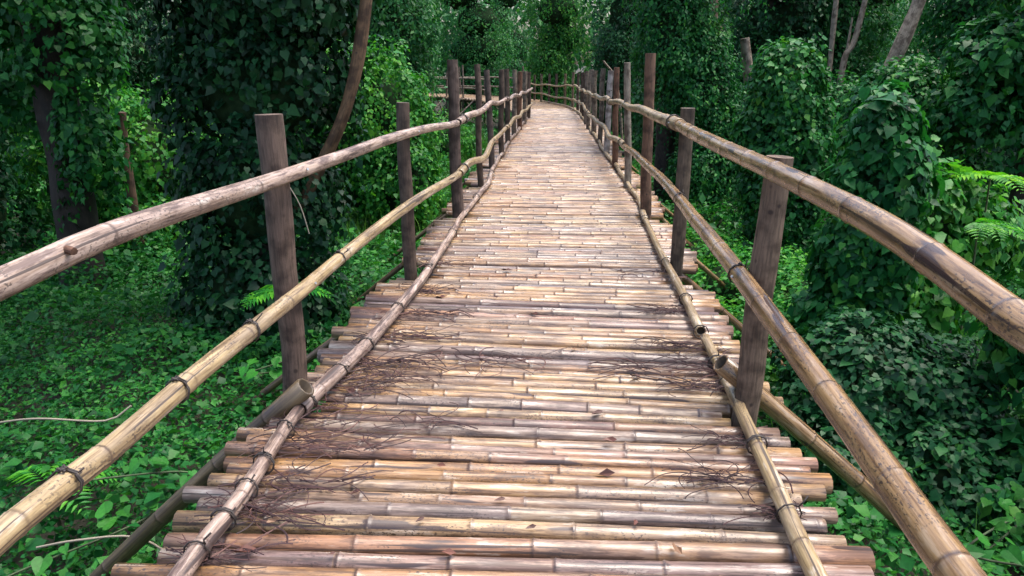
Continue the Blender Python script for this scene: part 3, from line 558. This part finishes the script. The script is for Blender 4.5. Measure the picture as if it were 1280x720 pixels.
vine_thing('vine_heap', 'leaning bush of larger pale leaves next to the hooded vine dome', 'shrub', (6.3, 9.3),
    [(5.9, 9.2, 1.45, .62, .6, .55), (6.5, 9.2, 1.0, .7, .65, .8), (5.6, 9.2, .85, .4, .45, .5), (6.6, 9.0, 2.4, .9, .9, .6)], 9500, .105, 170, .2, 'leaf', HEART, [([(6.7, 9.5, -1.4), (6.5, 9.4, .6), (6.1, 9.3, 1.6)], .17, .08, DK)], (120, .9, .06), zmin=-.2, parts=60)
vine_thing('vine_clad_tree', 'tall leafy creeper tower close to the walkway, with broad drooping leaves', 'tree', (3.5, 4.1),
    [(3.7, 4.2, .55, .5, .55, .6), (3.7, 4.2, -.2, .6, .6, .75), (3.5, 3.9, -1.0, .75, .8, .4), (3.9, 4.3, 1.3, .6, .7, .6), (4.5, 4.4, 2.4, .9, .9, .7)], 12000, .095, 230, .18, 'leaf', HEART, [([(3.6, 4.2, -1.4), (3.7, 4.2, 2.5)], .16, .1, DK)], (120, .9, .06), parts=120)
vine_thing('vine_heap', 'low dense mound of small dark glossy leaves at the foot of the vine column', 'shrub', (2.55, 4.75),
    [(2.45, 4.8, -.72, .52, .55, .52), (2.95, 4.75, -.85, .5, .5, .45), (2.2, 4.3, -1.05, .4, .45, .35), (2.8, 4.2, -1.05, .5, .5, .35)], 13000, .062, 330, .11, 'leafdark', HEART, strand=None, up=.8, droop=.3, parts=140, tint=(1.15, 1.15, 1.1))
vine_thing('leafy_bush', 'bright lime-green leafy bush between the vine column and the hooded dome', 'bush', (4.2, 7.2),
    [(4.0, 7.2, -.1, .5, .5, .7), (4.5, 7.4, -.2, .55, .5, .6), (3.8, 6.9, -.7, .5, .5, .5)], 6500, .10, 130, .2, 'leafbright', HEART, parts=90)
vine_thing('vine_heap', 'small round creeper-covered bush under the forked bare stems', 'shrub', (5.5, 12.7),
    [(5.5, 12.7, .3, .6, .6, .85), (5.9, 12.9, -.2, .7, .6, .9)], 12000, .075, 190, .18, 'leaf', OVAL, strand=(100, .7, .05))
vine_thing('vine_heap', 'sprawling bank of creepers filling the clearing by the right railing', 'shrub', (2.9, 8.2),
    [(2.7, 7.9, -1.0, .8, .9, .5), (3.2, 7.2, -1.0, .6, .7, .5), (2.5, 9.4, -1.05, .6, .9, .45), (2.3, 6.4, -1.1, .6, .8, .4)], 17000, .062, 300, .14, 'leafbright', BROAD, up=.9, droop=.3, tint=(1.15, 1.15, 1.1))  # raised leaf tone and tint put the clearing's light into the colour
# snags and bare stems
def snag(label, base, pts, r0, r1, col, seed, twigs=()):
    org = (base[0], base[1], ground_z(*base)); root = empty('dead_tree', org, label, 'dead tree'); trunk(root, org, pts, r0, r1, col, seed)
    for i, t in enumerate(twigs): trunk(root, org, t, r1 * .7, r1 * .3, col, seed + i + 1, 'limb', 7)
snag('pale broken snag standing between the vine curtain and the vine stub', (4.3, 13.6), [(4.36, 13.6, -1.4), (4.3, 13.6, .4), (4.22, 13.6, 1.1), (4.08, 13.6, 1.88)], .10, .085, PALE, 3)
snag('brown broken trunk rising behind the vine curtain', (4.5, 16), [(4.6, 16, -1.4), (4.35, 16, 1.7), (4.12, 16, 2.3), (4.08, 16, 3.4)], .12, .10, (.17, .12, .09), 4)
snag('forked pair of slim bare grey stems above the round creeper bush', (6.5, 15), [(6.5, 15, -1.4), (6.45, 15, 1.3), (6.62, 15, 1.9), (6.8, 15, 3.2)], .06, .05, PALE, 5, [[(6.47, 15, 1.2), (6.5, 15, 1.8), (6.52, 15, 2.3)]])
snag('single slim bare grey stem beside the forked pair', (6.2, 15), [(6.25, 15, -1.4), (6.2, 15, 1.4), (6.15, 15, 3.2)], .05, .045, PALE, 6)
snag('leaning bare trunk with peeling pale bark above the vine wall', (6.3, 13.4), [(6.1, 13.6, -1.4), (6.45, 13.5, .8), (6.7, 13.4, 1.7), (6.95, 13.4, 2.6), (7.1, 13.4, 3.6)], .14, .10, (.30, .25, .19), 7)
snag('thin pale dead branch leaning out over the bend of the walkway', (3.3, 24), [(3.6, 24, -1.4), (3.3, 24, .8), (2.85, 24, 1.5)], .05, .03, PALE, 8)
# --- background wood
def bgtree(label, x, y, rx, h, n, m='far', tint=(1, 1, 1), size=.09, strand=(260, 2.0, .07), lean=0., name='vine_curtain_tree', core=True):
    lobes = []; z = GZ
    for k in range(5):
        f = k / 4; lobes.append((x + lean * f + rnd.uniform(-.3, .3) * rx, y + rnd.uniform(-.3, .3), GZ + .4 + f * (h - .8), rx * rnd.uniform(.65, 1.05) * (1 if k else .8), rx * rnd.uniform(.6, .9), h / 5.2))
    lobes.append((x + lean, y, h + .1, rx * 1.15, rx * 1.1, .8))
    vine_thing(name, label, 'tree', (x, y), lobes, int(n * .82), size * 1.16, n // 26, .30, m, OVAL, [([(x, y, -1.5), (x + lean * .5, y, h * .5), (x + lean, y, h)], .2, .12, DK)], strand, 'vine-hung trees of the background wood', tint, core, corek=.62)
B = [  # paler, bluer tints on the far trees put haze into the leaf colour
 ('slim creeper-wrapped tree in the dim gap behind the vine mound', -6.7, 17, .55, 5.5, 8000, 'leafdark', (1, 1, 1)),
 ('second slim creeper-wrapped tree in the gap, with bare bark low down', -5.6, 18.5, .5, 5.5, 8000, 'far', (.8, .9, 1)),
 ('shaggy dark tree behind the ivy-smothered leaning tree', -4.3, 16, 1.0, 5.0, 13000, 'leafdark', (1, 1, 1)),
 ('dark vine-hung tree far behind the creeper-wrapped pair', -9.8, 19, 1.5, 5.5, 15000, 'leafdark', (1, 1, 1)),
 ('dense vine tower behind the thick dark trunk', -10.5, 14, 1.4, 5.5, 15000, 'leafdark', (1, 1, 1)),
 ('green vine tower beyond the bright dome', -3.2, 21.5, 1.1, 5.0, 16000, 'far', (1, 1, 1)),
 ('tall vine-hung tree over the far stretch of walkway', -4.6, 31, 1.5, 6.5, 16000, 'far', (1.1, 1.1, 1.15)),
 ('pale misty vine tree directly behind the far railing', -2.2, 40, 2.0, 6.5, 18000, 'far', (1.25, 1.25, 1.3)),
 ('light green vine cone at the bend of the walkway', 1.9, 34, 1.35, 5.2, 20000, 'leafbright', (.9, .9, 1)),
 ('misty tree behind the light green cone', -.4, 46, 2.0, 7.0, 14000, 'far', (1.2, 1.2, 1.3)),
 ('feathery dark tree right of the light green cone', 4.0, 28, 1.3, 6.0, 16000, 'leafdark', (1.1, 1.1, 1.1)),
 ('dark vine tree rising behind the vine curtain tree', 4.6, 21, 1.5, 5.5, 18000, 'far', (.85, .9, .9)),
 ('vine wall tree behind the pale snag', 5.9, 18, 1.2, 5.0, 16000, 'leafdark', (1.2, 1.2, 1.2)),
 ('vine wall tree behind the forked bare stems', 8.0, 18.5, 1.4, 5.0, 18000, 'far', (.9, 1, .9)),
 ('broad vine wall tree behind the leaning bare trunk', 9.2, 15.2, 1.5, 5.0, 20000, 'leaf', (.9, 1, 1)),
 ('dark vine tower behind the bush of pale leaves', 9.6, 12, 1.4, 5.0, 16000, 'leafdark', (1, 1, 1)),
 ('far vine tower deep in the wood past the right-hand clearing', 12.5, 19, 2.0, 6.0, 16000, 'far', (.9, .9, .9)),
 ('far dim tree deep in the wood past the creeper-wrapped pair', -8.0, 27, 2.2, 6.5, 14000, 'far', (.9, .9, 1)),
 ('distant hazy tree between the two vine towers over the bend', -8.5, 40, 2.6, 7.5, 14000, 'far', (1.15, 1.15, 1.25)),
 ('distant tree filling the gap behind the feathery dark tree', 6.5, 36, 2.8, 7.5, 15000, 'far', (1, 1, 1.1)),
 ('distant tree behind the vine wall on the right bank', 12.5, 30, 3.0, 7.5, 14000, 'far', (.9, .9, 1)),
 ('distant shadowed tree deep in the left bank wood', -15.5, 27, 3.0, 7.5, 13000, 'leafdark', (1, 1, 1)),
 ('shadowed vine tower at the rim of the left bank wood', -13.2, 18, 1.8, 6.0, 12000, 'leafdark', (1, 1, 1)),
 ('distant tree closing the view past the right bank towers', 19, 29, 3.2, 7.5, 12000, 'far', (.9, .9, .9)),
]
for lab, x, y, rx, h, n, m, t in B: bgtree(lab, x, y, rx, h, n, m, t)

def far_wood():
    n = 52000; X = G.uniform(-48, 48, n); top = 7.5 + 1.8 * np.sin(X * .55) + 1.1 * np.sin(X * 1.43 + 1); Z = GZ + (top - GZ) * G.random(n) ** .8; Y = 56 + 3 * np.sin(X * .7) + G.normal(size=n) * 1.3
    P = np.stack([X, Y, Z], 1); Nn = np.array([0, -.6, .6]) + G.normal(size=(n, 3)) * .5; T = np.array([0, 0, -1.]) + G.normal(size=(n, 3)) * .5
    o = link('far_wood', leaf_mesh('far_wood', P, Nn, T, .42 * np.exp(G.normal(size=n) * .3), OVAL), M['far']); o['kind'] = 'stuff'; o['label'] = 'far-off wood closing the view'; o['category'] = 'wood'; o.color = (1.2, 1.2, 1.3, 1)  # bluish lift of the tint stands in for haze
far_wood()

# ------------------------------------------------------------------ undergrowth
def field(name, label, x0, x1, y0, y1, dens, size, m, tmpl, hmin, hmax, up=1.0, scale=1.0, tint=(1, 1, 1)):
    n = int((x1 - x0) * (y1 - y0) * dens); X = G.uniform(x0, x1, n); Y = G.uniform(y0, y1, n)
    xc = np.interp(Y, cl[:, 1], cl[:, 0]); h = np.array([noise.noise(Vector((a * .9 * scale, b * .9 * scale, 3.1))) * .5 + noise.noise(Vector((a * 2.7 * scale, b * 2.7 * scale, 8.))) * .35 for a, b in zip(X, Y)])
    hh = np.clip(hmin + (hmax - hmin) * (.5 + h), .03, None); u = G.random(n) ** .4
    under = np.abs(X - xc) < 1.0; ok = (~under | (G.random(n) < .15)) & (np.abs(X) < Y * .85 + 1.2) & ((h > -.33) | (G.random(n) < .3))
    Z = ground_zv(X, Y) + hh * u; Z = np.where(np.abs(X - xc) < 2.3, np.minimum(Z, -.62 - .25 * G.random(n)), Z)
    P = np.stack([X, Y, Z], 1)[ok]; k = len(P)
    Nn = np.array([0, 0, up]) + G.normal(size=(k, 3)) * .5; T = G.normal(size=(k, 3)) + np.array([0, 0, -.25]); Sz = size * np.exp(G.normal(size=k) * .35)
    if tmpl is BLADE: T = np.array([0, 0, 1.]) + G.normal(size=(k, 3)) * .35; Nn = G.normal(size=(k, 3)) * [1, 1, .2]; P[:, 2] = ground_zv(P[:, 0], P[:, 1])
    o = link(name, leaf_mesh(name, P, Nn, T, Sz, tmpl), M[m]); o['kind'] = 'stuff'; o['label'] = label; o['category'] = 'undergrowth'; o.color = (*tint, 1)
    return o
field('undergrowth', 'leafy herbs covering the ground left of the walkway', -6.5, -.8, 1.6, 9.5, 800, .052, 'herb', BROAD, .04, .6, tint=(.75, .8, .85))
field('undergrowth', 'fine small-leaved herbs among the larger ones left of the walkway', -6.5, -.8, 1.6, 9.5, 1500, .034, 'herb', OVAL, .02, .5, scale=1.4, tint=(1.1, 1.1, 1))
field('undergrowth', 'leafy herbs covering the ground right of the walkway', .8, 6.5, 1.6, 9.5, 750, .05, 'herb', BROAD, .04, .55, tint=(.9, .95, .95))
field('undergrowth', 'fine small-leaved herbs among the larger ones right of the walkway', .8, 6.5, 1.6, 9.5, 1300, .034, 'herb', OVAL, .02, .5, scale=1.4, tint=(1.1, 1.1, 1))
field('undergrowth', 'green ground plants further back on the left bank', -12, -.4, 8.5, 18, 550, .075, 'herb', OVAL, .1, .7)
field('undergrowth', 'green ground plants further back on the right bank', 1.4, 12, 8.5, 18, 500, .075, 'herb', OVAL, .1, .7)
field('undergrowth', 'ground plants in the far wood', -22, 22, 18, 40, 60, .14, 'herb', OVAL, .1, .6)
field('grass', 'tall fresh grass beside the far left railing', -5.0, .2, 9.5, 24, 330, .42, 'grass', BLADE, .1, .5)
field('grass', 'grass tufts on the right bank', 1.8, 6.0, 3.4, 12, 90, .34, 'grass', BLADE, .1, .5)

# ------------------------------------------------------------------ small plants with leaves one can pick out
def frond_plant(label, base, h, nf, L, tint, seed):
    g = random.Random(seed); org = (base[0], base[1], ground_z(*base)); root = empty('frond_plant', org, label, 'plant'); O = np.array(org)
    zt = h; trunk(root, org, [(base[0], base[1], org[2] - .05), (base[0] + .03, base[1], (org[2] + zt) / 2), (base[0], base[1], zt)], .014, .008, (.10, .12, .05), seed, 'stem', 6)
    for k in range(nf):
        a = g.uniform(0, 6.28); d = np.array([math.cos(a), math.sin(a), 0]); P, Nn, T, Sz = [], [], [], []
        for j in range(1, 13):
            t = j / 12; p_ = np.array([base[0], base[1], zt]) + d * L * t + np.array([0, 0, L * (.35 * t - .55 * t * t)]); sd_ = np.cross(d, [0, 0, 1.])
            for sg in (-1, 1): P.append(p_); T.append(d * .5 + sd_ * sg + np.array([0, 0, -.25])); Nn.append(np.array([0, 0, 1.]) + d * .2); Sz.append(L * .36 * math.sin(math.pi * (.15 + .8 * t)))
        narrow = (OVAL[0] * np.array([.45, 1, 1], 'f'), OVAL[1]); f = link('frond', leaf_mesh('frond', np.array(P) - O, np.array(Nn), np.array(T), np.array(Sz), narrow), M['leafbright'], root); f.color = (*tint, 1)
frond_plant('fern-like plant with yellow-green fronds in the bright bush', (4.55, 7.0), .45, 6, .42, (2.0, 1.5, .7), 1)
frond_plant('fern-like plant with fresh green fronds beside the yellow one', (4.2, 6.5), .1, 7, .4, (1.1, 1.15, .9), 2)
frond_plant('pale fern-like plant in front of the dark leaning tree', (-1.9, 5.9), -.35, 7, .38, (1.2, 1.3, 1.1), 3)
frond_plant('fern-like plant below the pale bamboo lower rail', (-2.6, 3.6), -.75, 7, .36, (1, 1.1, 1), 4)
def heart_vine(label, base, nl, spread, h, size, tint, seed):
    g = random.Random(seed); org = (base[0], base[1], ground_z(*base)); root = empty('heart_leaf_vine', org, label, 'plant'); O = np.array(org)
    P = []; Nn = []; T = []
    pts = [(base[0] + spread * (math.sin(k * 1.9 + seed) * .5), base[1] + spread * (math.cos(k * 1.3 + seed) * .5), org[2] + h * (.2 + .8 * k / 5)) for k in range(6)]
    tr = spline([(base[0], base[1], org[2] - .03)] + pts, .05); me = tube(tr - O, .006, 5, 'stem'); me.materials.append(M['bark']); me.materials.append(M['cut']); link('stem', me, None, root, col=(.06, .10, .04))
    for i in range(nl):
        q = tr[g.randrange(4, len(tr))]; P.append(q + np.array([g.gauss(0, .07), g.gauss(0, .07), g.uniform(0, .08)])); Nn.append([g.gauss(0, .35), -.35 + g.gauss(0, .3), 1]); T.append([g.gauss(0, 1), g.gauss(-.5, 1), -.4])
    leaf_parts(root, org, np.array(P), np.array(Nn), np.array(T), size * np.exp(G.normal(size=nl) * .25), 'leafbright', tint, nl, 1.)
heart_vine('heart-leaved creeper sprawling in the herbs below the pale lower rail', (-2.15, 3.35), 34, .8, .55, .075, (.65, .75, .85), 1)
heart_vine('heart-leaved creeper at the foot of the near slanting prop', (-2.0, 2.75), 26, .6, .45, .065, (.6, .75, .8), 2)
heart_vine('broad-leaved creeper at the foot of the creeper tower', (2.6, 3.2), 34, .8, .5, .075, (.65, .75, .8), 3)
heart_vine('heart-leaved creeper beside the second left post', (-1.75, 5.3), 26, .5, .6, .085, (.9, 1, .9), 4)

# ------------------------------------------------------------------ debris on the walkway
def tangle(label, y, x, n, L, seed, spread=.15, lim=(-9, 9), name='dry_vine_tangle'):
    g = random.Random(seed); org = np.array([x, y, 0.]); V, F = [], []; hubs = [(g.gauss(0, spread), g.gauss(0, spread * .4)) for _ in range(3)]
    for k in range(int(n * 3)):
        hx, hy = hubs[k % 3]; a = g.gauss(0, .45) + (math.pi if g.random() < .5 else 0); st = .016; m_ = max(5, int(L * g.uniform(.15, .8) / st)); path = []; bend = g.gauss(0, .05)
        p_ = np.array([hx + g.gauss(0, spread * .4), hy + g.gauss(0, spread * .22), 0.]); zt = g.uniform(0, .045) * g.random()
        for j in range(m_):
            if not lim[0] < x + p_[0] < lim[1]: break
            p_[2] = .002 + zt * math.sin(3.1 * j / m_); path.append(p_.copy()); bend = bend * .9 + g.gauss(0, .05); a += bend; p_ = p_ + st * np.array([math.cos(a), math.sin(a) * .8, 0])
        m_ = len(path)
        if m_ < 4: continue
        path = np.array(path); r = g.uniform(.0011, .0032); T = np.gradient(path, axis=0); T /= np.linalg.norm(T, axis=1)[:, None]; sdv = np.cross(T, [0, 0, 1.]); b = len(V)
        for q, sv in zip(path, sdv): V += [(q + sv * r).tolist(), (q + np.array([0, 0, r])).tolist(), (q - sv * r).tolist(), (q - np.array([0, 0, r])).tolist()]
        F += [(b + i * 4 + e, b + i * 4 + (e + 1) % 4, b + (i + 1) * 4 + (e + 1) % 4, b + (i + 1) * 4 + e) for i in range(m_ - 1) for e in range(4)]
    me = bpy.data.meshes.new(name); me.from_pydata(V, [], F)
    return tag(link(name, me, M['dry'], loc=(x, y, .004)), label, 'dry vine', 'dried vine tangles lying on the walkway')
TL = 'tangle of thin dark dried vines on the bamboo beside the grey kerb pole'
for i, (y, dx, n, L, sp) in enumerate(((2.02, .02, 12, .35, .10), (2.22, .14, 20, .35, .12), (2.4, .05, 12, .4, .12), (2.62, .1, 18, .45, .15), (2.95, .12, 22, .5, .16), (3.3, .22, 30, .45, .2), (3.55, .18, 30, .5, .18), (3.85, .14, 20, .45, .16), (4.3, .08, 18, .4, .15), (4.8, .08, 14, .4, .15), (5.5, .06, 10, .4, .14))):
    tangle(TL, y, kx(LK, y) + dx, n, L, 900 + i, sp, (kx(LK, y) - .14, 9))
TR = 'tangle of thin dark dried vines on the bamboo beside the yellowish kerb pole'
for i, (y, dx, n, L, sp) in enumerate(((2.2, -.07, 10, .25, .06), (2.45, -.2, 16, .4, .14), (2.72, -.12, 10, .3, .1), (3.2, -.14, 24, .4, .14), (3.5, -.13, 28, .45, .16), (3.8, -.12, 20, .4, .14), (4.4, -.1, 12, .35, .12), (5.2, -.1, 8, .35, .1))):
    tangle(TR, y, kx(RK, y) + dx, n, L, 950 + i, sp, (-9, kx(RK, y) + .12))
FL = []
for k in range(3):
    v = [(0, 0, 0), (.012, .03, .006), (.006, .065, -.002), (0, .085, .004), (-.012, .06, .007), (-.014, .028, .001)]; me = bpy.data.meshes.new('fallen_leaf'); me.from_pydata([(a * (1 + k * .4), b * (.8 + .3 * k), c * (1 + k)) for a, b, c in v], [], [(0, 1, 2, 5), (5, 2, 3, 4)]); me.materials.append(M['dead']); FL.append(me)
for i in range(46):
    y = 1.9 + 9 * rnd.random() ** 1.8; x = cl_x(y) + rnd.uniform(-.85, .95)
    o = link('fallen_leaf', FL[i % 3], loc=(x, y, .006), rot=(rnd.uniform(-.2, .2), rnd.uniform(-.2, .2), rnd.choice((1.57, -1.57)) + rnd.gauss(0, .5))); o.scale = [rnd.uniform(.3, .75)] * 3
    tag(o, 'curled reddish-brown fallen leaf shred on the bamboo walkway', 'leaf', 'leaf shreds fallen on the walkway')
def twig(label, pts, r, seed):
    base = pts[0]; me = tube(np.array(spline(pts, .06)) - np.array(base), r, 5, 'dead_twig'); me.materials.append(M['twig']); me.materials.append(M['twig']); tag(link('dead_twig', me, loc=base), label, 'twig')
twig('pale dead twig lying on the herbs below the pale lower rail', [(-3.4, 4.3, -.75), (-3.0, 4.2, -.66), (-2.6, 4.25, -.7), (-2.45, 4.3, -.62)], .007, 1)
twig('pale dead twig bent over the herbs near the slanting prop', [(-2.35, 3.1, -.8), (-2.1, 3.05, -.72), (-1.85, 3.1, -.74), (-1.6, 3.0, -.8)], .006, 2)
twig('thin grey vine hanging in front of the dark leaning tree', [(-2.0, 6.1, .9), (-1.9, 6.1, .6), (-1.78, 6.1, .35), (-1.72, 6.1, .1)], .005, 3)
twig('bare reddish branch lying in the hollow under the vine dome', [(4.4, 8.8, .15), (4.8, 8.8, .12), (5.2, 8.8, .22)], .015, 4)
